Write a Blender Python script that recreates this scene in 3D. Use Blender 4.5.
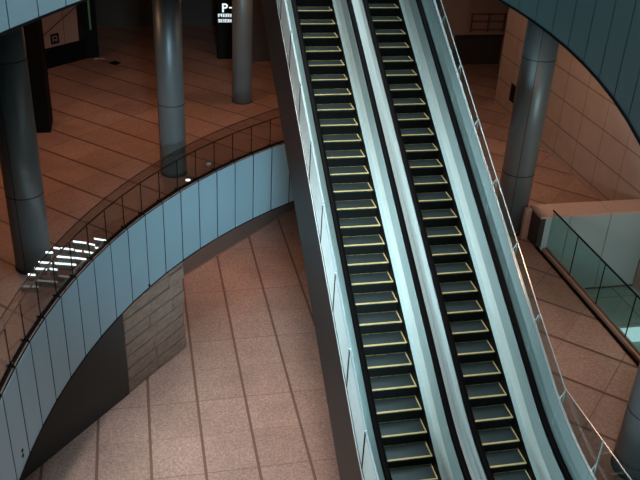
import bpy, bmesh, math, random
from mathutils import Matrix, Vector
random.seed(4)
R = math.radians
scene = bpy.context.scene
for o in list(bpy.data.objects):
    bpy.data.objects.remove(o)
C = scene.collection

# ------------------------------------------------------------------ camera
CAMZ = 16.0
pitch, yaw, roll = R(29.04), R(13.38), R(-3.144)
F = Vector((math.sin(yaw)*math.cos(pitch), math.cos(yaw)*math.cos(pitch), -math.sin(pitch)))
R0 = Vector((math.cos(yaw), -math.sin(yaw), 0))
D0 = F.cross(R0)
rx = math.cos(roll)*R0 + math.sin(roll)*D0
dn = -math.sin(roll)*R0 + math.cos(roll)*D0
cam = bpy.data.objects.new('camera', bpy.data.cameras.new('camera'))
C.objects.link(cam)
up = -dn; bk = -F
cam.matrix_world = Matrix(((rx.x, up.x, bk.x, 0), (rx.y, up.y, bk.y, 0), (rx.z, up.z, bk.z, CAMZ), (0, 0, 0, 1)))
cam.data.sensor_width = 36
cam.data.lens = 826.88/640*36
cam.data.clip_end = 300
scene.camera = cam

# ------------------------------------------------------------------ world, exposure, lamps of the building, added fill lamps
w = bpy.data.worlds.new('world'); scene.world = w; w.use_nodes = True
w.node_tree.nodes['Background'].inputs[0].default_value = (.35, .6, .7, 1)
w.node_tree.nodes['Background'].inputs[1].default_value = 0.035
scene.view_settings.view_transform = 'Standard'
scene.view_settings.look = 'None'
scene.view_settings.exposure = 0.0
scene.view_settings.gamma = 1.0
scene.view_settings.use_curve_mapping = False

def area(name, loc, size, power, col, aim=None, sizey=None, spread=180):
    l = bpy.data.lights.new(name, 'AREA'); l.energy = power; l.color = col
    l.shape = 'RECTANGLE'; l.size = size; l.size_y = sizey or size
    l.spread = R(spread)
    o = bpy.data.objects.new(name, l); C.objects.link(o); o.location = loc
    d = Vector(aim) - Vector(loc) if aim else Vector((0, 0, -1))
    o.rotation_euler = d.to_track_quat('-Z', 'Y').to_euler()
    return o
COOL = (.74, .93, 1.0)
WARM = (1.0, .47, .25)
area('atrium_ceiling_light', (5.6, 15.5, 25.0), 4, 1080, COOL, sizey=12)
area('atrium_ceiling_light', (0.3, 17.5, 25.0), 3, 520, (1, .95, .90), sizey=8, spread=55)  # overhead fill added to brighten the lower floor
area('atrium_ceiling_light', (9.5, 25.0, 24.0), 4, 700, COOL, aim=(2, 18, 4), sizey=5)
area('atrium_side_light', (-4.0, 8.0, 12.6), 1.5, 84, COOL, aim=(6.5, 16.0, 7.2), sizey=3, spread=38)  # unseen fill added to brighten the escalator balustrade panels
for x, y, pw in ((-4.5, 24.0, 110), (.5, 28.0, 125), (6.0, 31.0, 60), (-5.5, 32.0, 50), (10.8, 22.8, 165), (12.0, 29.0, 40), (9.6, 13.0, 115)):
    area('downlight', (x, y, 11.2), .7, pw, WARM if x < 10 else (1.0, .66, .47))
area('downlight', (3.2, 28.6, 2.0), .4, 40, WARM)
area('downlight', (0.6, 26.6, 2.0), .4, 10, WARM)
area('atrium_side_light', (1.6, 0.0, 10.5), 1.5, 150, (.66, .9, 1), aim=(2.6, 27.0, 2.9), sizey=1.5, spread=30)  # unseen fill added to light the curved fascia
area('atrium_side_light', (-5.0, 2.0, 9.5), 1.5, 60, COOL, aim=(3.6, 11.0, 6.4), sizey=1.5, spread=42)  # unseen fill added for the lower part of the left guard
area('landing_light', (3.2, 2.5, 9.5), 1, 45, COOL, aim=(9.1, 10.4, 6.0), spread=45)  # unseen fill added to brighten the lower right column
area('landing_light', (12.8, 12.0, 8.0), 1, 110, (.75, 1, .98), aim=(12.6, 18.5, 3.5))  # unseen fill added for the parapet panels in the right opening

# ------------------------------------------------------------------ materials
def lin(c):
    return tuple((v/255/12.92) if v/255 <= .04045 else ((v/255+.055)/1.055)**2.4 for v in c)
def base_mat(name, col, rough=.5, metal=0, spec=.5):
    m = bpy.data.materials.new(name); m.use_nodes = True
    b = m.node_tree.nodes['Principled BSDF']
    b.inputs['Base Color'].default_value = (*col, 1)
    b.inputs['Roughness'].default_value = rough
    b.inputs['Metallic'].default_value = metal
    b.inputs['Specular IOR Level'].default_value = spec
    return m
def N(m, t, **k):
    n = m.node_tree.nodes.new(t)
    for a, v in k.items(): setattr(n, a, v)
    return n
def L(m, a, b): m.node_tree.links.new(a, b)
def mth(m, op, a, b=None, c=None):
    n = N(m, 'ShaderNodeMath', operation=op)
    for i, v in enumerate((a, b, c)):
        if v is None: continue
        if isinstance(v, (int, float)): n.inputs[i].default_value = v
        else: L(m, v, n.inputs[i])
    return n.outputs[0]
def noisy(name, col, rough=.5, metal=0, amt=.15, scale=3, stretch=(1, 1, 1), bump=0, fine=0, spec=.5, rot=(0, 0, 0)):
    m = base_mat(name, col, rough, metal, spec)
    b = m.node_tree.nodes['Principled BSDF']
    tc = N(m, 'ShaderNodeTexCoord'); mp = N(m, 'ShaderNodeMapping')
    mp.inputs['Scale'].default_value = stretch; mp.inputs['Rotation'].default_value = rot
    L(m, tc.outputs['Object'], mp.inputs['Vector'])
    n = N(m, 'ShaderNodeTexNoise'); n.inputs['Scale'].default_value = scale; n.inputs['Detail'].default_value = 5
    L(m, mp.outputs[0], n.inputs['Vector'])
    v = mth(m, 'MULTIPLY_ADD', n.outputs['Fac'], amt*2, 1-amt)
    if fine:
        n2 = N(m, 'ShaderNodeTexNoise'); n2.inputs['Scale'].default_value = 38; n2.inputs['Detail'].default_value = 2
        L(m, tc.outputs['Object'], n2.inputs['Vector'])
        v = mth(m, 'MULTIPLY', v, mth(m, 'MULTIPLY_ADD', n2.outputs['Fac'], fine*2, 1-fine))
    mx = N(m, 'ShaderNodeMix', data_type='RGBA', blend_type='MULTIPLY')
    mx.inputs[0].default_value = 1
    mx.inputs[6].default_value = (*col, 1)
    L(m, v, mx.inputs[7])
    L(m, mx.outputs[2], b.inputs['Base Color'])
    if bump:
        bp = N(m, 'ShaderNodeBump'); bp.inputs['Strength'].default_value = bump; bp.inputs['Distance'].default_value = .02
        L(m, n.outputs['Fac'], bp.inputs['Height']); L(m, bp.outputs[0], b.inputs['Normal'])
    return m
def tiles(name, col, jointcol, rot, s1, off1, w1, s2, off2, w2, fine=.35, var=.1, rough=.55, half=True, spec=.4):
    """granite paving: strips along one direction with bold joints, thin cross joints"""
    m = base_mat(name, col, rough, 0, spec)
    b = m.node_tree.nodes['Principled BSDF']
    g = N(m, 'ShaderNodeNewGeometry'); mp = N(m, 'ShaderNodeMapping')
    mp.inputs['Rotation'].default_value = (0, 0, rot)
    L(m, g.outputs['Position'], mp.inputs['Vector'])
    sp = N(m, 'ShaderNodeSeparateXYZ'); L(m, mp.outputs[0], sp.inputs[0])
    def line(v, s, off, wd):
        t = mth(m, 'FLOORED_MODULO', mth(m, 'SUBTRACT', v, off-s/2), s)
        return mth(m, 'LESS_THAN', mth(m, 'ABSOLUTE', mth(m, 'SUBTRACT', t, s/2)), wd/2)
    def cell(v, s, off): return mth(m, 'FLOOR', mth(m, 'DIVIDE', mth(m, 'SUBTRACT', v, off), s))
    U, V = sp.outputs[0], sp.outputs[1]
    a = line(U, s1, off1, w1)
    c = line(V, s2, off2, w2)
    cb = N(m, 'ShaderNodeCombineXYZ'); L(m, cell(U, s1, off1), cb.inputs[0]); L(m, cell(V, s2/2, off2), cb.inputs[1])
    wn = N(m, 'ShaderNodeTexWhiteNoise'); L(m, cb.outputs[0], wn.inputs['Vector'])
    v = mth(m, 'MULTIPLY_ADD', wn.outputs['Value'], var*2, 1-var)
    n1 = N(m, 'ShaderNodeTexNoise'); n1.inputs['Scale'].default_value = 14; n1.inputs['Detail'].default_value = 3; n1.inputs['Roughness'].default_value = .7
    L(m, g.outputs['Position'], n1.inputs['Vector'])
    v = mth(m, 'MULTIPLY', v, mth(m, 'MULTIPLY_ADD', n1.outputs['Fac'], fine*2, 1-fine))
    n2 = N(m, 'ShaderNodeTexNoise'); n2.inputs['Scale'].default_value = .8; n2.inputs['Detail'].default_value = 4
    L(m, g.outputs['Position'], n2.inputs['Vector'])
    v = mth(m, 'MULTIPLY', v, mth(m, 'MULTIPLY_ADD', n2.outputs['Fac'], .5, .75))
    vo = N(m, 'ShaderNodeTexVoronoi'); vo.inputs['Scale'].default_value = 17
    L(m, g.outputs['Position'], vo.inputs['Vector'])
    spk = mth(m, 'GREATER_THAN', mth(m, 'FRACT', mth(m, 'MULTIPLY', vo.outputs['Distance'], 7.3)), .8)
    v = mth(m, 'MULTIPLY', v, mth(m, 'MULTIPLY_ADD', spk, fine*.35, .95))
    if half:
        h = line(V, s2, off2+s2/2, w2*.7)
        v = mth(m, 'MULTIPLY', v, mth(m, 'SUBTRACT', 1, mth(m, 'MULTIPLY', h, .3)))
    j = mth(m, 'MAXIMUM', a, mth(m, 'MULTIPLY', c, .7))
    mx = N(m, 'ShaderNodeMix', data_type='RGBA', blend_type='MULTIPLY'); mx.inputs[0].default_value = 1
    mx.inputs[6].default_value = (*col, 1); L(m, v, mx.inputs[7])
    m2 = N(m, 'ShaderNodeMix', data_type='RGBA'); L(m, j, m2.inputs[0]); L(m, mx.outputs[2], m2.inputs[6]); m2.inputs[7].default_value = (*jointcol, 1)
    L(m, m2.outputs[2], b.inputs['Base Color'])
    return m
def glass(name, tint, f=1.0, rough=.02):
    m = bpy.data.materials.new(name); m.use_nodes = True
    nt = m.node_tree; nt.nodes.clear()
    out = N(m, 'ShaderNodeOutputMaterial'); t = N(m, 'ShaderNodeBsdfTransparent'); t.inputs[0].default_value = (*tint, 1)
    g = N(m, 'ShaderNodeBsdfGlossy'); g.inputs['Roughness'].default_value = rough; g.inputs['Color'].default_value = (f, f, f, 1)
    ge = N(m, 'ShaderNodeNewGeometry'); vd = N(m, 'ShaderNodeVectorMath', operation='DOT_PRODUCT')
    L(m, ge.outputs['Normal'], vd.inputs[0]); L(m, ge.outputs['Incoming'], vd.inputs[1])
    fr = mth(m, 'MULTIPLY_ADD', mth(m, 'POWER', mth(m, 'SUBTRACT', 1, mth(m, 'ABSOLUTE', vd.outputs['Value'])), 5), .95, .045)
    mx = N(m, 'ShaderNodeMixShader'); L(m, fr, mx.inputs[0]); L(m, t.outputs[0], mx.inputs[1]); L(m, g.outputs[0], mx.inputs[2])
    L(m, mx.outputs[0], out.inputs[0])
    return m
def emis(name, col, s):
    m = bpy.data.materials.new(name); m.use_nodes = True
    b = m.node_tree.nodes['Principled BSDF']; b.inputs['Base Color'].default_value = (.02, .02, .02, 1)
    b.inputs['Emission Color'].default_value = (*col, 1); b.inputs['Emission Strength'].default_value = s
    return m

M = {}
M['lower_floor'] = tiles('pink_granite', (.46, .325, .28), (.20, .12, .10), 0, 1.545, -.319, .085, 3.21, 17.80, .03, fine=.85, var=.06)
M['mid_floor'] = tiles('terracotta_granite', (.31, .19, .15), (.12, .065, .05), R(-45), 1.395, 14.25, .085, 2.8, 18.9, .03, fine=.6, var=.12, rough=.42)
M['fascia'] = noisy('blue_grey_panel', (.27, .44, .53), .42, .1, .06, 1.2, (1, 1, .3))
M['fascia_dark'] = noisy('dark_teal_panel', (.12, .21, .225), .42, .1, .06, 1.2, (1, 1, .3))  # darker copy of the fascia colour, shade put into the right-hand panels
M['seam'] = base_mat('dark_seam', (.004, .006, .008), .8, 0, .1)
M['soffit'] = base_mat('soffit_dark', (.05, .04, .035), .7)
M['column'] = noisy('satin_column_metal', (.22, .275, .295), .42, .5, .06, 2, (1, 1, .2))
M['col_ring'] = base_mat('column_joint', (.03, .035, .04), .6)
M['steel'] = noisy('brushed_stainless', (.74, .85, .83), .36, .2, .22, 2.0, (14, .3, .3), bump=.05)
M['deck'] = noisy('balustrade_panel', (.38, .50, .50), .36, .2, .2, 2.0, (12, .35, .35), bump=.05)
M['centredeck'] = noisy('centre_deck_panel', (.36, .44, .435), .5, .1, .2, 2.0, (12, .35, .35))
M['bright'] = base_mat('polished_steel', (.85, .95, .96), .2, .7)
M['rubber'] = base_mat('black_rubber', (.001, .001, .0013), .6, 0, .06)
M['skirt'] = base_mat('black_skirt', (.003, .003, .004), .6, 0, .2)
M['truss'] = noisy('dark_bronze_cladding', (.024, .019, .017), .45, .2, .12, .7)
M['riser'] = base_mat('riser_black', (.003, .004, .004), .6, 0, .2)
M['yellow'] = noisy('yellow_line', (.62, .50, .22), .5, 0, .25, 9)
M['yellowdim'] = noisy('worn_yellow_line', (.26, .23, .09), .6, 0, .35, 9)  # darker yellow for the thin rear lines
M['glass'] = glass('balustrade_glass', (.80, .78, .76), 1)
M['guardglass'] = glass('guard_glass', (.80, .87, .88), 1)
M['tealglass'] = glass('teal_glass', (.70, .86, .85), 1)
M['dark'] = base_mat('near_black', (.003, .003, .003), .7, 0, .1)
M['darkwall'] = noisy('dark_wall', (.035, .028, .024), .8, 0, .2, 1)
M['darkrail'] = base_mat('bronze_rail', (.05, .03, .025), .4, .5)
M['kerb'] = noisy('brown_granite_kerb', (.30, .19, .155), .45, 0, .15, 9, fine=.2)
M['coping'] = noisy('pink_granite_coping', (.50, .33, .27), .5, 0, .08, 3, fine=.12)
M['redrail'] = base_mat('rust_red_paint', (.16, .04, .03), .5)
M['stonedark'] = noisy('charcoal_render', (.055, .058, .056), .75, 0, .12, 3, fine=.12)
M['teallanding'] = tiles('teal_landing_stone', (.25, .38, .37), (.04, .08, .08), 0, 1.4, 12.3, .03, 1.4, 17.0, .03, fine=.25, var=.05)
M['greywall'] = noisy('grey_panel_wall', (.33, .37, .37), .5, .1, .06, 1)
M['lamp'] = emis('lamp_white', (.85, .97, 1), 3.0)  # glow of the floor discs and of the stand-in reflection bars
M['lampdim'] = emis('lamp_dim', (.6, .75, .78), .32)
M['green'] = emis('green_glow', (.15, .6, .2), .05)
M['sign'] = emis('sign_white', (.8, .95, 1), 1.1)
M['tealslat'] = noisy('teal_grey_slat', (.06, .09, .10), .5, 0, .2, 3)
M['rearwall'] = noisy('brown_grey_wall', (.16, .125, .11), .6, 0, .1, 1)
M['steplight'] = emis('lit_step', (.8, 1, 1), .8)  # emission standing in for a bright reflection on the landing step
M['tan'] = noisy('tan_panel', (.27, .18, .145), .6, 0, .06, 1.5)

def tread_mat():
    m = base_mat('ribbed_tread', (.055, .075, .082), .42, .5)
    b = m.node_tree.nodes['Principled BSDF']
    g = N(m, 'ShaderNodeNewGeometry'); sp = N(m, 'ShaderNodeSeparateXYZ'); L(m, g.outputs['Position'], sp.inputs[0])
    t = mth(m, 'FRACT', mth(m, 'MULTIPLY', sp.outputs[0], 1/.018))
    k = mth(m, 'LESS_THAN', t, .4)
    mx = N(m, 'ShaderNodeMix', data_type='RGBA'); L(m, k, mx.inputs[0])
    mx.inputs[6].default_value = (.048, .072, .075, 1); mx.inputs[7].default_value = (.008, .013, .014, 1)
    L(m, mx.outputs[2], b.inputs['Base Color'])
    return m
M['tread'] = tread_mat()
def walltile():
    m = base_mat('brown_wall_tile', (.36, .27, .225), .55)
    b = m.node_tree.nodes['Principled BSDF']
    g = N(m, 'ShaderNodeNewGeometry'); sp = N(m, 'ShaderNodeSeparateXYZ'); L(m, g.outputs['Position'], sp.inputs[0])
    def line(v, s, off, wd):
        t = mth(m, 'FLOORED_MODULO', mth(m, 'SUBTRACT', v, off-s/2), s)
        return mth(m, 'LESS_THAN', mth(m, 'ABSOLUTE', mth(m, 'SUBTRACT', t, s/2)), wd/2)
    a = line(sp.outputs[2], .96, 5.72, .04); c = line(sp.outputs[1], 1.4, 22.3, .03)
    n = N(m, 'ShaderNodeTexNoise'); n.inputs['Scale'].default_value = 2; L(m, g.outputs['Position'], n.inputs['Vector'])
    v = mth(m, 'MULTIPLY_ADD', n.outputs['Fac'], .3, .85)
    v = mth(m, 'MULTIPLY', v, mth(m, 'SUBTRACT', 1, mth(m, 'MAXIMUM', mth(m, 'MULTIPLY', a, .6), mth(m, 'MULTIPLY', c, .55))))
    mx = N(m, 'ShaderNodeMix', data_type='RGBA', blend_type='MULTIPLY'); mx.inputs[0].default_value = 1
    mx.inputs[6].default_value = (.36, .27, .225, 1); L(m, v, mx.inputs[7]); L(m, mx.outputs[2], b.inputs['Base Color'])
    return m
M['walltile'] = walltile()
def stone():
    m = noisy('rough_split_stone', (.30, .225, .185), .85, 0, .45, 3.4, (1, 1, 2.0), bump=1.0, fine=.6)
    return m
M['stone'] = stone()

# ------------------------------------------------------------------ mesh helpers
class MB:
    def __init__(s): s.v = []; s.f = []
    def poly(s, pts, quads):
        n = len(s.v); s.v += [tuple(p) for p in pts]; s.f += [tuple(n+i for i in q) for q in quads]
    def box(s, x0, x1, y0, y1, z0, z1):
        s.poly([(x, y, z) for z in (z0, z1) for x, y in ((x0, y0), (x1, y0), (x1, y1), (x0, y1))],
               [(3, 2, 1, 0), (4, 5, 6, 7), (0, 1, 5, 4), (1, 2, 6, 5), (2, 3, 7, 6), (3, 0, 4, 7)])
    def prism(s, base, z0, z1):   # base = ccw xy list
        n = len(base)
        s.poly([(x, y, z0) for x, y in base]+[(x, y, z1) for x, y in base],
               [tuple(range(n-1, -1, -1)), tuple(range(n, 2*n))]+[(i, (i+1) % n, n+(i+1) % n, n+i) for i in range(n)])
    def seg(s, a, b, t, h0, h1):   # upright board from a to b (xy), thickness t
        ax, ay = a; bx, by = b; d = math.hypot(bx-ax, by-ay); nx, ny = -(by-ay)/d*t/2, (bx-ax)/d*t/2
        s.prism([(ax-nx, ay-ny), (bx-nx, by-ny), (bx+nx, by+ny), (ax+nx, ay+ny)], h0, h1)
    def sweep(s, prof, path, closed=True):   # prof: list of (x,dz); path: list of (y,z)
        n = len(prof); b = len(s.v)
        for (y, z) in path:
            for (x, dz) in prof: s.v.append((x, y, z+dz))
        for i in range(len(path)-1):
            for j in range(n if closed else n-1):
                k = (j+1) % n
                s.f.append((b+i*n+j, b+i*n+k, b+(i+1)*n+k, b+(i+1)*n+j))
        if closed:
            s.f.append(tuple(b+j for j in range(n-1, -1, -1))); m_ = b+(len(path)-1)*n
            s.f.append(tuple(m_+j for j in range(n)))
    def tube(s, pts, r, n=8):
        pts = [Vector(p) for p in pts]; b = len(s.v)
        for i, p in enumerate(pts):
            t = (pts[min(i+1, len(pts)-1)]-pts[max(i-1, 0)]).normalized()
            a = t.cross(Vector((0, 0, 1)))
            if a.length < .01: a = Vector((1, 0, 0))
            a.normalize(); c = t.cross(a)
            for k in range(n):
                q = p+r*(math.cos(2*math.pi*k/n)*a+math.sin(2*math.pi*k/n)*c); s.v.append(tuple(q))
        for i in range(len(pts)-1):
            for k in range(n):
                l = (k+1) % n; s.f.append((b+i*n+k, b+i*n+l, b+(i+1)*n+l, b+(i+1)*n+k))
        s.f.append(tuple(b+k for k in range(n-1, -1, -1))); e = b+(len(pts)-1)*n; s.f.append(tuple(e+k for k in range(n)))
    def cyl(s, x, y, z0, z1, r, n=48):
        s.prism([(x+r*math.cos(2*math.pi*k/n), y+r*math.sin(2*math.pi*k/n)) for k in range(n)], z0, z1)
    def build(s, name, mat, parent=None, smooth=False):
        o_ = Vector((0, 0, 0))
        if parent is not None: o_ = parent.location
        me = bpy.data.meshes.new(name)
        me.from_pydata([(a-o_.x, b-o_.y, c-o_.z) for a, b, c in s.v], [], s.f)
        bm = bmesh.new(); bm.from_mesh(me); bmesh.ops.recalc_face_normals(bm, faces=bm.faces); bm.to_mesh(me); bm.free()
        me.materials.append(M[mat])
        if smooth:
            for p in me.polygons: p.use_smooth = len(p.vertices) < 6
        o = bpy.data.objects.new(name, me); C.objects.link(o)
        if parent is not None: o.parent = parent
        return o
def tag(o, label, cat, group=None):
    o['label'] = label; o['category'] = cat
    if group: o['group'] = group
    return o
def thing(name, loc, label, cat, group=None):
    o = bpy.data.objects.new(name, None); C.objects.link(o); o.location = loc; o.empty_display_size = .3
    return tag(o, label, cat, group)
class MS(MB):   # sub-part builder: parent chain offset handled
    pass
def sub(mb, name, mat, part, root, smooth=False):
    """a sub-part: part sits at root origin, so coordinates are relative to root"""
    o = mb.build(name, mat, root, smooth); o.parent = part
    return o
def struct(o): o['kind'] = 'structure'; return o
def box(x0, x1, y0, y1, z0, z1):
    m = MB(); m.box(x0, x1, y0, y1, z0, z1); return m

ZM = 4.55          # middle level
ZL = -1.70         # lower level
FB = 2.07          # underside of the middle slab
CX, CY, CR = 15.98, 11.26, 19.39
def arc(th, r=CR): return (CX+r*math.cos(th), CY+r*math.sin(th))

# ------------------------------------------------------------------ floors and slabs
m = MB(); m.box(-14, 22, -4, 48, ZL-.3, ZL)
struct(m.build('floor', 'lower_floor'))
th_end = math.acos((7.25-CX)/CR)          # arc reaches the escalators here
th_beg = math.pi+R(25)
K = 60
ths = [th_end+(th_beg-th_end)*i/K for i in range(K+1)]
m = MB()
for i in range(K):
    a, b = ths[i], ths[i+1]
    m.prism([arc(a, CR+.045), arc(a, 46), arc(b, 46), arc(b, CR+.045)], ZM-.02, ZM)
x2, y2 = arc(th_end, 46)
m.prism([(7.25, 28.57), (7.25, 19.6), (24, 19.6), (24, y2), (x2, y2)], ZM-.35, ZM)
m.prism([(7.25, 19.6), (7.25, 2), (10.93, 2), (10.93, 19.6)], ZM-.35, ZM)
m.prism([(10.93, 19.6), (10.93, 18.97), (24, 18.97), (24, 19.6)], ZM-.35, ZM)
m.prism([(3.4, 8.2), (3.4, 2), (7.25, 2), (7.25, 8.2)], ZM-.35, ZM)
struct(m.build('floor', 'mid_floor'))
# fascia: flat metal panels round the void with dark open joints
th0 = math.atan2(26.73-CY, 4.56-CX)       # first seam seen beside the escalator
dth = .9377/CR
m = MB(); bk_ = MB()
i0, i1 = -3, 26
for i in range(i0, i1):
    a, b = th0+i*dth, th0+(i+1)*dth
    g = .024/CR
    p, q = arc(a+g), arc(b-g); p2, q2 = arc(a+g, CR+.008), arc(b-g, CR+.008)
    m.prism([p, q, q2, p2], FB, ZM-.02)
    bk_.prism([arc(a, CR+.012), arc(b, CR+.012), arc(b, CR+.3), arc(a, CR+.3)], FB+.02, ZM-.022)
f = struct(m.build('trim_1', 'fascia')); struct(bk_.build('trim_1_backing', 'seam'))
m = MB()
for i in range(i0, i1):
    a, b = th0+i*dth, th0+(i+1)*dth
    m.prism([arc(a, CR-.02), arc(b, CR-.02), arc(b, CR+.3), arc(a, CR+.3)], FB-.03, FB)
struct(m.build('trim_2', 'seam'))
m = MB()
for i in range(K):
    a, b = ths[i], ths[i+1]
    m.prism([arc(a, CR+.3), arc(a, 40), arc(b, 40), arc(b, CR+.3)], FB, FB+.1)
m.box(7.35, 10.9, 2, 28, FB, FB+.1)
struct(m.build('ceiling', 'soffit'))

# upper level slab: two curved fascias either side of the opening
UB, UT = 11.85, 14.35
uc, ur = (-14.3, 17.3), 22.45
pts = []
for i in range(-14, 40):
    a = -R(30)+i*.94/ur*1.0
    if a > R(18): break
    pts.append((uc[0]+ur*math.cos(a), uc[1]+ur*math.sin(a)))
def fascia(pts, side, name, mat='fascia'):
    m = MB(); bk = MB(); ed = MB()
    for (ax, ay), (bx, by) in zip(pts, pts[1:]):
        d = math.hypot(bx-ax, by-ay); ux, uy = (bx-ax)/d, (by-ay)/d; nx, ny = uy*side, -ux*side
        a = (ax+ux*.018, ay+uy*.018); b = (bx-ux*.018, by-uy*.018)
        q = [a, b, (b[0]+nx*.04, b[1]+ny*.04), (a[0]+nx*.04, a[1]+ny*.04)]
        m.prism(q, UB, UT)
        bk.prism([(ax+nx*.05, ay+ny*.05), (bx+nx*.05, by+ny*.05), (bx+nx*.25, by+ny*.25), (ax+nx*.25, ay+ny*.25)], UB+.02, UT)
        ed.prism([(ax-nx*.02, ay-ny*.02), (bx-nx*.02, by-ny*.02), (bx+nx*.3, by+ny*.3), (ax+nx*.3, ay+ny*.3)], UB-.05, UB)
    struct(m.build(name, mat)); struct(bk.build(name+'_backing', 'seam')); struct(ed.build(name+'_edge', 'seam'))
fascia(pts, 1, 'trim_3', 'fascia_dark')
m = MB()
for (ax, ay), (bx, by) in zip(pts, pts[1:]):
    m.prism([(ax+.25, ay), (24, ay), (24, by), (bx+.25, by)], UB+.02, UB+.25)
xe, ye = pts[-1]
m.box(7.6, 24, ye, 50, UB+.02, UB+.25)
# left piece
lp = []
for i in range(26):
    t = i/25
    lp.append((-4.6+9.0*t**1.35, 9.5+17.2*t))
# points measured on the edge: (-2.35,15.3) (-1.1,17.7); resample at panel width
def xl(y): return -2.35+(y-15.3)*.50+(y-15.3)**2*.012
lp = []; y = 8.0
while y < 26.8:
    lp.append((xl(y), y)); y += .94/math.hypot(1, .50)
fascia(lp, -1, 'trim_4')
for (ax, ay), (bx, by) in zip(lp, lp[1:]):
    m.prism([(-24, ay), (ax-.3, ay), (bx-.3, by), (-24, by)], UB+.02, UB+.25)
m.box(-24, 7.55, 27.3, 50, UB+.02, UB+.25)
struct(m.build('ceiling', 'soffit'))

# ------------------------------------------------------------------ walls
m = MB(); m.box(14.4, 14.8, 19.6, 30.6, ZM, UB); struct(m.build('wall_right', 'walltile'))
m = MB(); m.box(14.4, 14.8, 2, 18.9, ZL, UB); struct(m.build('wall_right', 'walltile'))
# back wall with recess and railed ledge
m = MB()
m.box(13.5, 14.35, 35.7, 36.1, ZM, UB); m.box(16.85, 24, 35.7, 36.1, ZM, UB)
m.box(14.35, 16.85, 35.7, 36.1, ZM+1.62, UB); m.box(14.35, 16.85, 35.7, 37.8, ZM+1.5, ZM+1.62)
struct(m.build('wall_back', 'tan'))
m = MB(); m.box(4.9, 13.5, 36.95, 37.2, ZM, UB)
m.box(-24, 4.9, 43.2, 43.5, ZM, UB); m.box(4.7, 4.9, 37.2, 43.2, ZM, UB); m.box(-24, -23.7, 5, 43.2, ZL, UB)
struct(m.build('wall_far', 'darkwall'))
m = MB(); m.box(14.35, 16.85, 36.0, 36.1, ZM, ZM+1.5); struct(m.build('wall_recess', 'darkwall'))
# red railing on the ledge of the back wall
rl = thing('metal_railing', (15.8, 35.6, ZM+1.66), 'small rust-red metal railing fixed high on the far brown wall at upper right', 'railing')
for z in (1.74, 2.12, 2.46):
    box(15.0, 16.7, 35.62, 35.66, ZM+z, ZM+z+.04).build('rail', 'redrail', rl)
for x in (15.02, 15.85, 16.62):
    box(x, x+.05, 35.6, 35.69, ZM+1.66, ZM+2.50).build('post', 'redrail', rl)

vt = thing('wall_vent', (14.38, 28.8, 5.5), 'small dark square vent low on the tiled wall behind the right steel column', 'vent')
box(14.385, 14.398, 28.35, 29.25, 5.22, 5.92).build('frame', 'darkrail', vt)
for i in range(5):
    box(14.36, 14.384, 28.42, 29.18, 5.27+i*.13, 5.33+i*.13).build('slat', 'dark', vt)
# left 45 degree wall with dark base
def at45(s, off=0): return (-4.06+s*.742+off*.67, 36.23+s*.67-off*.742)
m = MB()
for a, b in ((-3.2, .08), (.11, 1.33), (1.36, 2.1)):
    m.prism([at45(a), at45(b), at45(b, -.3), at45(a, -.3)], ZM, UB)
struct(m.build('wall_left', 'tan'))
m = MB(); m.prism([at45(-3.2, -.05), at45(2.1, -.05), at45(2.1, -.3), at45(-3.2, -.4)], ZM, UB); struct(m.build('wall_left_backing', 'seam'))
m = MB(); m.prism([at45(-3.2, .01), at45(2.4, .01), at45(2.4, .05), at45(-3.2, .05)], ZM, ZM+.87); struct(m.build('baseboard_left', 'dark'))
sg = thing('wall_sign', (-3.45, 36.8, ZM+1.2), 'small square black sign on the tan wall at upper left', 'sign')
m = MB(); m.prism([at45(.6, .02), at45(1.0, .02), at45(1.0, .06), at45(.6, .06)], ZM+1.0, ZM+1.42); m.build('plate', 'dark', sg)
for s0, s1, z0, z1 in ((.66, .70, 1.08, 1.34), (.66, .90, 1.30, 1.34), (.86, .90, 1.08, 1.34), (.75, .82, 1.12, 1.2)):
    m = MB(); m.prism([at45(s0, .065), at45(s1, .065), at45(s1, .075), at45(s0, .075)], ZM+z0, ZM+z1); m.build('symbol', 'tan', sg)
m = MB(); a = at45(.02, .06); b = at45(2.3, .06)
m.tube([(a[0], a[1], ZM+1.35), (b[0], b[1], ZM+2.5)], .018, 6)
tag(m.build('sloping_rod', 'darkrail'), 'thin dark rod sloping across the tan wall above the square sign', 'rod')
# door post with a green reflection built as a glowing strip
dp = thing('door_post', (-2.1, 38.0, ZM), 'dark door post with a faint green lit edge at the end of the tan wall', 'post')
box(-2.35, -1.72, 37.85, 38.3, ZM, UB).build('post', 'dark', dp)
box(-2.02, -1.94, 37.82, 37.85, ZM+1.3, UB).build('lit_edge', 'green', dp)  # reflected green light built as a faintly emissive strip
box(-1.95, -1.45, 37.7, 38.1, ZM, ZM+.03).build('foot_plate', 'kerb', dp)
m = MB(); m.prism([(-1.01, 36.75), (-.72, 37.06), (-1.01, 37.38), (-1.3, 37.06)], ZM+.001, ZM+.012)
tag(m.build('floor_drain', 'dark'), 'small dark square drain cover set diagonally in the terracotta floor', 'drain cover')
# black square pillar behind the left column
m = MB(); m.box(-4.6, -3.2, 28.95, 30.2, ZM, UB)
tag(m.build('square_pillar', 'dark'), 'black square pillar standing behind the leftmost round column', 'pillar')

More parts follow.
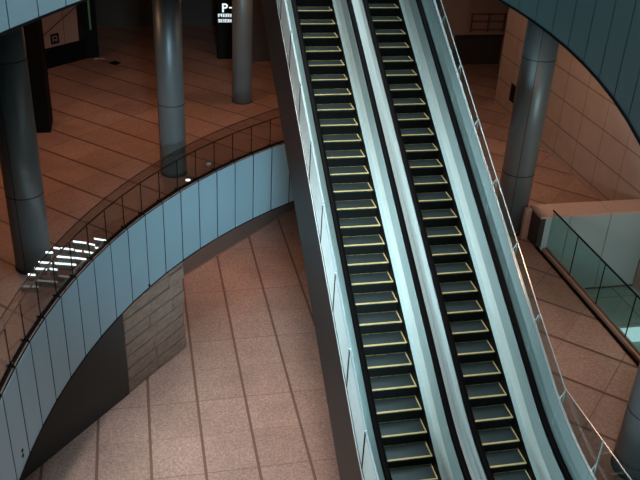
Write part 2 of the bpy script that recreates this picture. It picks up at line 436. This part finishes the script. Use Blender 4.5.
# parking sign pillar
sp = thing('sign_pillar', (4.2, 37.5, ZM), 'black sign pillar with lit white letter P beside the narrow round column', 'sign')
box(3.6, 4.7, 37.42, 37.8, ZM, ZM+3.6).build('body', 'dark', sp)
def text(body, size, x, y, z, mat, parent, name, ext=.004):
    cu = bpy.data.curves.new(name, 'FONT'); cu.body = body; cu.size = size; cu.extrude = ext; cu.offset = size*.02
    o = bpy.data.objects.new(name, cu); C.objects.link(o); o.rotation_euler = (R(90), 0, 0)
    cu.materials.append(M[mat])
    dg = bpy.context.evaluated_depsgraph_get(); dg.update()
    me = bpy.data.meshes.new_from_object(o.evaluated_get(dg)); bpy.data.objects.remove(o)
    me.transform(Matrix.Translation((x, y, z)) @ Matrix.Rotation(R(90), 4, 'X') @ Matrix.Identity(4))
    if parent is not None: me.transform(Matrix.Translation(-parent.location))
    n = bpy.data.objects.new(name, me); C.objects.link(n); n.parent = parent
    return n
text('P', .54, 3.79, 37.41, CAMZ-9.29, 'sign', sp, 'letter')
box(4.13, 4.26, 37.405, 37.415, CAMZ-9.13, CAMZ-9.07).build('dash', 'sign', sp)
# two lines of small unreadable characters
for row, (zt, n) in enumerate(((-9.36, 6), (-9.60, 6))):
    for k in range(n):
        mm = MB()
        x0 = 3.63+k*.105; z0 = CAMZ+zt-.15
        for (u0, u1, v0, v1) in random.sample([(0, .08, .12, .14), (0, .08, .06, .08), (0, .08, 0, .02), (.0, .02, 0, .14), (.06, .08, 0, .14), (.03, .05, 0, .14), (.0, .08, .09, .11)], 5):
            mm.box(x0+u0, x0+u1, 37.405, 37.415, z0+v0, z0+v1)
        mm.build('small_text', 'sign', sp)

# ------------------------------------------------------------------ right opening: parapet, landing, kerb, glass
pp = thing('parapet_wall', (12.6, 19.2, ZM), 'low parapet wall with pink granite coping at the far end of the right-hand opening', 'parapet')
m = MB()
for x0, x1 in ((11.03, 11.79), (11.81, 13.07), (13.09, 14.38)): m.box(x0, x1, 18.9, 18.96, 3.0, ZM+.92)
m.build('grey_panel', 'greywall', pp)
box(10.95, 14.38, 18.96, 19.55, ZM, ZM+.93).build('core', 'skirt', pp)
box(10.86, 11.03, 18.88, 19.58, ZM, ZM+.93).build('end_panel', 'truss', pp)
m = MB(); m.box(10.86, 13.04, 18.86, 19.62, ZM+.93, ZM+1.0); m.box(13.055, 14.39, 18.86, 19.62, ZM+.93, ZM+1.0)
m.build('coping', 'coping', pp)
m = box(10.66, 10.84, 19.40, 19.54, ZM, ZM+.98)
tag(m.build('granite_post', 'coping'), 'short pink granite post between parapet wall and round column', 'post')
m = box(10.95, 14.4, 2, 18.9, 2.7, 2.94); struct(m.build('floor', 'teallanding'))
m = MB(); m.box(12.2, 14.4, 16.2, 16.62, 2.94, 3.12)
tag(m.build('landing_step', 'steplight'), 'small lit white step on the teal landing below the right glass balustrade', 'step')
kb = thing('stone_kerb', (10.96, 14, ZM), 'brown granite kerb under the straight glass balustrade on the right', 'kerb')
y = 18.6
while y > 3:
    y1 = y-1.44; box(10.92, 11.10, y1+.012, y, ZM, ZM+.13).build('kerb_stone', 'kerb', kb); y = y1
box(10.85, 10.915, 3, 18.86, ZM, ZM+.05).build('shadow_gap', 'dark', kb)
box(11.0, 11.035, 3, 18.6, ZM+.131, ZM+.15).build('channel', 'redrail', kb)
gb = thing('glass_balustrade', (11.02, 14, ZM+.15), 'straight teal glass balustrade on granite kerb along the right-hand opening', 'balustrade')
y = 18.55
while y > 4:
    y1 = y-1.44; box(11.01, 11.026, y1+.01, y-.01, ZM+.153, ZM+1.33).build('glass_panel', 'tealglass', gb)
    box(11.008, 11.028, y1-.012, y1+.012, ZM+.153, ZM+1.33).build('joint', 'seam', gb); y = y1
box(11.0, 11.036, 4, 18.58, ZM+1.33, ZM+1.36).build('top_rail', 'seam', gb)

# ------------------------------------------------------------------ lower level walls
d45 = (.661, .751)
def st(s, off=0): return (-3.85+s*d45[0]+off*d45[1], 18.36+s*d45[1]-off*d45[0])
m = MB(); m.prism([st(-3), st(4.44), st(4.44, -.5), st(-3, -.5)], ZL, FB); struct(m.build('wall_lower', 'stonedark'))
m = MB()
rows = 8; h = (FB-ZL)/rows
for r_ in range(rows):
    s = 4.47
    off = random.random()
    cuts = [4.47]
    while s < 7.4:
        s += random.uniform(1.1, 2.3); cuts.append(min(s, 7.48))
    for a, b in zip(cuts, cuts[1:]):
        if b-a < .03: continue
        dd = random.uniform(0, .05)
        m.prism([st(a+.012, -.01+dd*0), st(b-.012, -.01-dd), st(b-.012, -.5), st(a+.012, -.5)], ZL+r_*h+.05, ZL+(r_+1)*h)
m2 = MB(); m2.prism([st(4.45, -.09), st(7.46, -.09), st(7.46, -.48), st(4.45, -.48)], ZL, FB)
struct(m.build('wall_stone', 'stone')); struct(m2.build('wall_stone_backing', 'seam'))
e45 = (.711, .703)
def bt(s, off=0): return (1.294+s*e45[0]+off*e45[1], 28.76+s*e45[1]-off*e45[0])
m = MB(); m.prism([bt(-8), bt(12), bt(12, -.4), bt(-8, -.4)], ZL, FB); struct(m.build('wall_rear', 'rearwall'))
m = MB(); m.prism([bt(-8, .0), bt(12, .0), bt(12, .04), bt(-8, .04)], ZL, ZL+.06); struct(m.build('baseboard_rear', 'kerb'))

# ------------------------------------------------------------------ columns
def column(x, y, z0, z1, r, rings, label, seam_ang, mat='column'):
    c = thing('round_column', (x, y, z0), label, 'column')
    m = MB(); m.cyl(x, y, z0, z1, r, 56); m.build('shaft', mat, c, True)
    for z in rings:
        m = MB(); m.cyl(x, y, z-.014, z+.014, r+.003, 56); m.build('joint_ring', 'col_ring', c, True)
    m = MB(); a = seam_ang
    for da in (0, math.pi):
        m.prism([(x+(r+.003)*math.cos(a+da-.018), y+(r+.003)*math.sin(a+da-.018)), (x+(r+.003)*math.cos(a+da+.018), y+(r+.003)*math.sin(a+da+.018)), (x+(r-.02)*math.cos(a+da), y+(r-.02)*math.sin(a+da))], z0, z1)
    m.build('vertical_joint', 'col_ring', c)
    m = MB(); m.cyl(x, y, z0, z0+.1, r+.012, 56); m.build('base_ring', 'col_ring', c, True)
    return c
column(-2.96, 19.6, ZM, UB, .46, (CAMZ-9.3, CAMZ-5.9), 'leftmost thick steel column, behind the curved glass balustrade', R(-112))
column(.93, 25.1, ZM, UB, .42, (CAMZ-9.05, CAMZ-5.6), 'dark steel column in the middle of the left floor, behind the curved glass', R(-160))
column(4.0, 31.7, ZM, UB, .39, (), 'narrow round column beside the lit P sign, farthest of the round columns', R(-135))
column(10.52, 20.05, ZM, UB, .46, (CAMZ-9.55, CAMZ-6.2), 'tall steel column right of the escalators, next to the parapet', R(-118))
column(9.05, 10.35, ZM, UB, .46, (CAMZ-10.0, ZM+.33), 'steel column partly cut off at the lower right edge', R(-80))

# ------------------------------------------------------------------ curved glass balustrade
cg = thing('glass_balustrade', (*arc(th0+8*dth), ZM), 'long curved glass balustrade along the blue-grey slab edge on the left', 'balustrade')
rr = CR+.10
for i in range(-2, 24):
    a, b = th0+i*dth, th0+(i+1)*dth; g = .008/CR
    m = MB(); m.prism([arc(a+g, rr), arc(b-g, rr), arc(b-g, rr+.015), arc(a+g, rr+.015)], ZM+.06, ZM+1.34); m.build('glass_panel', 'glass', cg)
    m = MB(); x, y = arc(a, rr+.008); m.cyl(x, y, ZM+.0, ZM+1.0, .015, 8); m.build('joint_post', 'seam', cg)
    m = MB(); m.seg(arc(a, rr-.07), arc(a, rr+.12), .03, ZM, ZM+.06); m.build('bracket', 'seam', cg)
m = MB()
for i in range(-2, 24):
    a, b = th0+i*dth, th0+(i+1)*dth
    m.prism([arc(a, rr+.03), arc(b, rr+.03), arc(b, rr+.055), arc(a, rr+.055)], ZM+.99, ZM+1.02)
m.build('hand_rail', 'darkrail', cg)
m = MB()
for i in range(-2, 24):
    a, b = th0+i*dth, th0+(i+1)*dth
    m.prism([arc(a, rr-.002), arc(b, rr-.002), arc(b, rr+.017), arc(a, rr+.017)], ZM+1.34, ZM+1.36)
m.build('top_edge', 'darkrail', cg)
m = MB()
for i in range(-2, 24):
    a, b = th0+i*dth, th0+(i+1)*dth
    m.prism([arc(a, rr-.03), arc(b, rr-.03), arc(b, rr+.06), arc(a, rr+.06)], ZM, ZM+.05)
m.build('base_channel', 'dark', cg)

# ------------------------------------------------------------------ escalators
SL = math.tan(R(30)); YS = 10.9; RT = 4.95; YF = YS-RT*.5; YT = 26.3
def nose(y):
    if y >= YT: return 10.881+(YT-20.718)*SL
    if y >= YS: return 10.881+(y-20.718)*SL
    if y <= YF: return ZM
    return ZM+RT-math.sqrt(RT*RT-(y-YF)**2)
def path(y0, y1, dy=.25):
    ys = [y0]
    y = y0
    while y < y1-1e-6:
        y = min(y+(dy if y < YS+.01 else 1.0), y1)
        ys.append(y)
    if y0 < YS < y1: ys.append(YS)
    if y0 < YT < y1: ys.append(YT)
    ys = sorted(set(round(q, 4) for q in ys))
    return [(q, nose(q)) for q in ys]
def sweep(prof, name, mat, root, y0=7.4, y1=28.0, smooth=False, closed=True):
    m = MB(); m.sweep(prof, path(y0, y1), closed); return m.build(name, mat, root, smooth)
def escalator(xc, phase, label, inner_left, inner_right, outL, outR):
    e = thing('escalator', (xc, 8.4, ZM), label, 'escalator', None)
    # truss with cladding
    x0, x1 = outL, outR
    m = MB(); m.sweep([(x0, .44), (x0, -1.75), (x0+.25, -1.85), (x1-.25, -1.85), (x1, -1.75), (x1, .44), (x1-.1, .44), (x1-.1, -.25), (x0+.1, -.25), (x0+.1, .44)], path(8.5, 28.0)); m.build('truss_cladding', 'truss', e)
    for s in (-1, 1):
        def P(pr): return [(xc+s*a, b) for a, b in pr]
        sweep(P([(.512, -.22), (.512, .13), (.53, .13), (.53, -.22)]), 'skirt', 'skirt', e)
        sweep(P([(.512, .131), (.575, .20), (.60, .14), (.535, .05)]), 'inner_deck', 'deck', e)
        sweep(P([(.576, .20), (.600, .52), (.66, .52), (.63, .14)]), 'balustrade_panel', 'steel', e)  # lighter lower half imitates the reflection band on the stainless panel
        sweep(P([(.601, .525), (.632, .90), (.70, .90), (.66, .525)]), 'balustrade_panel', 'deck', e)
        hr = [(xc+s*.69+.062*math.cos(t*math.pi/6), .965+.036*math.sin(t*math.pi/6)) for t in range(12)]
        sweep(hr, 'handrail', 'rubber', e, smooth=True)
        sweep(P([(.64, .90), (.64, .935), (.74, .935), (.74, .90)]), 'handrail_guide', 'skirt', e)
        mid = inner_right if s > 0 else inner_left
        if mid:
            o_ = .888
            sweep(P([(.715, .90), (.728, .90), (.80, .80), (.80, .70), (.70, .70)]), 'outer_deck', 'centredeck', e)
            sweep(P([(.80, .80), (o_, .80), (o_, .70), (.80, .70)]), 'outer_deck', 'centredeck', e)
            if s < 0: sweep(P([(.735, .897), (.75, .897), (.75, .86), (.735, .86)]), 'deck_trim', 'bright', e)
        else:
            o_ = abs((outR if s > 0 else outL)-xc)-.05
            sweep(P([(.715, .90), (.728, .90), (.765, .52), (.765, .44), (.70, .44)]), 'outer_panel', 'deck', e)
            sweep(P([(.765, .52), (o_, .50), (o_, .40), (.765, .40)]), 'outer_deck', 'deck', e)
    # steps
    ys = []; k = -16
    y = 20.718-.4*phase
    while y > 8.2: y -= .4
    y += .4
    first = None
    while y < 26.4:
        z = nose(y); zp = nose(y-.4) if y-.4 > 8 else ZM
        m = MB()
        m.box(xc-.495, xc+.495, y, y+.405, z-.04, z)
        st_ = m.build('step', 'tread', e)
        m = MB(); m.box(xc-.495, xc+.495, y+.004, y+.03, zp-.03, z-.041)
        sub(m, 'riser', 'riser', st_, e)
        m = MB()
        m.box(xc-.495, xc+.495, y-.004, y+.032, z-.012, z+.004)
        sub(m, 'yellow_edge', 'yellow', st_, e)
        for a, b in ((.472, .495), (-.495, -.472)):
            m = MB(); m.box(xc+a, xc+b, y+.033, y+.40, z, z+.004)
            sub(m, 'yellow_side', 'yellow', st_, e)
        for a, b in ((-.46, -.17), (-.14, .11), (.14, .46)):
            m = MB(); m.box(xc+a, xc+b, y+.380, y+.395, z, z+.004)
            sub(m, 'yellow_rear', 'yellowdim', st_, e)
        y += .4
    box(xc-.51, xc+.51, 6.6, 8.2, ZM-.02, ZM+.01).build('landing_plate', 'deck', e)
    return e
XL, XR, XM = 3.44, 7.20, 5.32
e1 = escalator(4.43, 0, 'left escalator of the pair, black steps edged yellow, dark cladding down its left side', False, True, XL, XM)
e2 = escalator(6.21, .78, 'right escalator of the pair, next to the stainless guard and clear glass', True, False, XM, XR)
def strip(x, t, y0, y1, d0, d1):
    m = MB(); m.sweep([(x, d0), (x+t, d0), (x+t, d1), (x, d1)], path(y0, y1)); return m
# side cladding guards
for side, x, y0, sp_, root_label in ((-1, XL, 10.33, 1.36, 'pale stainless side guard of slanted panels along the left escalator'), (1, XR, 10.6, 1.38, 'pale stainless side guard along the right escalator, inside the clear glass')):
    g = thing('side_guard', (x, 10.5, nose(10.5)), root_label, 'guard')
    k0 = -2
    for k in range(k0, 12):
        a, b = y0+k*sp_, y0+(k+1)*sp_
        if side < 0:
            strip(x, .03, a+.03, b-.03, .52, 1.33).build('panel', 'steel', g)
            m = strip(x-.004, .038, a+.03, b-.03, 1.331, 1.345); m.build('panel_edge', 'column', g)
            strip(x-.006, .012, a-.05, a+.01, .5, 1.33).build('joint', 'seam', g)
            strip(x-.006, .034, a+.004, a+.028, .5, 1.30).build('joint_cover', 'deck', g)
            # flat grey fin that stands behind each joint
        else:
            strip(x-.03, .03, a+.012, b-.012, .45, 1.22).build('panel', 'deck', g)
            strip(x-.032, .01, a-.012, a+.012, .45, 1.22).build('joint', 'bright', g)
    lo = y0+k0*sp_; hi = y0+12*sp_
    if side < 0:
        strip(x-.02, .05, 8.4, hi, .44, .50).build('bottom_trim', 'bright', g)
        strip(x-.01, .03, 8.4, hi, .503, .517).build('shadow_gap', 'seam', g)
    else:
        strip(x-.045, .05, 8.0, hi, 1.22, 1.26).build('cap_rail', 'bright', g)
# clear glass outside the right guard, its top levels out near the landing
gg = thing('glass_guard', (7.28, 10.6, ZM), 'clear glass guard beside the right escalator, its top edge levelling out near the landing', 'guard')
xg = 7.27; YB = 10.6; ztop = nose(10.95)+1.40
def gtop(y): return max(nose(y)+1.40, 6.51) if y > YB else 6.51
k = -5
while True:
    a = 10.6+1.38*k; b = a+1.38
    if a > 25.5: break
    m = MB(); n0 = len(m.v)
    bot = lambda y: nose(y)+.5 if y > 8.4 else ZM+.03
    m.poly([(xg, a+.01, bot(a)), (xg, b-.01, bot(b)), (xg, b-.01, gtop(b)), (xg, a+.01, gtop(a)),
            (xg+.015, a+.01, bot(a)), (xg+.015, b-.01, bot(b)), (xg+.015, b-.01, gtop(b)), (xg+.015, a+.01, gtop(a))],
           [(0, 1, 2, 3), (7, 6, 5, 4), (0, 4, 5, 1), (1, 5, 6, 2), (2, 6, 7, 3), (3, 7, 4, 0)])
    m.build('glass_panel', 'guardglass', gg)
    m = MB(); m.poly([(xg-.002, a+.01, gtop(a)), (xg+.017, a+.01, gtop(a)), (xg+.017, b-.01, gtop(b)), (xg-.002, b-.01, gtop(b)),
                      (xg-.002, a+.01, gtop(a)+.013), (xg+.017, a+.01, gtop(a)+.013), (xg+.017, b-.01, gtop(b)+.013), (xg-.002, b-.01, gtop(b)+.013)],
                     [(0, 1, 2, 3), (7, 6, 5, 4), (0, 4, 5, 1), (1, 5, 6, 2), (2, 6, 7, 3), (3, 7, 4, 0)])
    m.build('top_edge', 'bright', gg)
    box(xg-.002, xg+.017, a-.009, a+.009, bot(a), gtop(a)).build('joint', 'deck', gg)
    m = MB(); m.tube([(XR+.0, a, nose(a)+1.24), (xg, a, min(gtop(a), nose(a)+1.39))], .012, 6); m.build('clip', 'bright', gg)
    k += 1

# ------------------------------------------------------------------ added glowing bars and slats imitating reflections in the curved glass
def ray(px, py): return F+(px-320)/826.88*rx+(py-240)/826.88*dn
def on_cyl(px, py, rad):
    v = ray(px, py); a = v.x**2+v.y**2; b = -2*(v.x*CX+v.y*CY); c = CX*CX+CY*CY-rad*rad
    t = (-b+math.sqrt(b*b-4*a*c))/(2*a)
    th = math.atan2(v.y*t-CY, v.x*t-CX)
    return th, CAMZ+v.z*t
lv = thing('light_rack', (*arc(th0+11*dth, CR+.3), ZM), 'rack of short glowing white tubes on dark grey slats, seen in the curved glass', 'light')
RB = CR+.20
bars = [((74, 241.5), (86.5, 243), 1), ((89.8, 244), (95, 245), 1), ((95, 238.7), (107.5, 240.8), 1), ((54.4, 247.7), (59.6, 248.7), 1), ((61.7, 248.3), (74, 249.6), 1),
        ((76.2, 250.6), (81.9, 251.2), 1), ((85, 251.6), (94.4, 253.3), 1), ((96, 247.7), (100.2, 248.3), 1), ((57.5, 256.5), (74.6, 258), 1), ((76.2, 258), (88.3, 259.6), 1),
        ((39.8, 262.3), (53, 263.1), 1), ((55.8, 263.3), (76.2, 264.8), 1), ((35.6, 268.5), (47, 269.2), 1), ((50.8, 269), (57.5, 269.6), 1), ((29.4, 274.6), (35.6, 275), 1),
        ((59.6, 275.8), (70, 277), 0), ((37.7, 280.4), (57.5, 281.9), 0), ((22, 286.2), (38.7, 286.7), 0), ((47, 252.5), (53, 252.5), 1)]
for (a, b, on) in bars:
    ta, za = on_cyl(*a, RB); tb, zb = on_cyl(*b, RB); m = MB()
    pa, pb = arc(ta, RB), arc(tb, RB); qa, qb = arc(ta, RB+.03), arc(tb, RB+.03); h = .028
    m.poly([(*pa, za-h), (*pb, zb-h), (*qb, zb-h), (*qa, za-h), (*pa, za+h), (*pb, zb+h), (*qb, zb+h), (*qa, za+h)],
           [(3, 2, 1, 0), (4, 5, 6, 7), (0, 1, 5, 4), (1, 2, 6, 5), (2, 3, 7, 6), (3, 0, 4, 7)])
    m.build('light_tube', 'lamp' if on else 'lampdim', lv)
for (a, b, on) in bars:
    a = (a[0], a[1]+3.6); b = (b[0], b[1]+3.6)
    ta, za = on_cyl(*a, RB+.06); tb, zb = on_cyl(*b, RB+.06); m = MB()
    pa, pb = arc(ta, RB+.06), arc(tb, RB+.06); qa, qb = arc(ta, RB+.08), arc(tb, RB+.08); h = .075
    m.poly([(*pa, za-h), (*pb, zb-h), (*qb, zb-h), (*qa, za-h), (*pa, za+h), (*pb, zb+h), (*qb, zb+h), (*qa, za+h)],
           [(3, 2, 1, 0), (4, 5, 6, 7), (0, 1, 5, 4), (1, 2, 6, 5), (2, 3, 7, 6), (3, 0, 4, 7)])
    m.build('slat', 'tealslat', lv)  # slats standing in for reflections in the curved glass

# small dark round caps on the fascia and small glowing floor discs by the curved balustrade
def cap(px, py, label, grp=None):
    th, z = on_cyl(px, py, CR); m = MB(); a = arc(th, CR-.02); b = arc(th, CR+.0)
    m.tube([(a[0], a[1], z), (b[0], b[1], z)], .045, 12)
    tag(m.build('fixing_cap', 'dark'), label, 'cap', grp)
cap(149, 285, 'small dark round cap on the blue-grey fascia above the stone wall')
cap(22, 450.5, 'upper of the two dark caps on the fascia at lower left')
cap(22.5, 455.5, 'lower of the two dark caps on the fascia at lower left')
for px, py, mt, lb in ((188, 181, 'lamp', 'small glowing floor light at the foot of the middle left column'), (209, 164.5, 'lampdim', 'dim small floor light right of the middle left column')):
    v = ray(px, py); t = (ZM-CAMZ)/v.z; x, y = v.x*t, v.y*t
    fl_ = thing('floor_light', (x, y, ZM), lb, 'light')
    m = MB(); m.cyl(x, y, ZM, ZM+.03, .10, 20); m.build('ring', 'column', fl_)
    m = MB(); m.cyl(x, y, ZM+.031, ZM+.04, .08, 20); m.build('lens', mt, fl_)
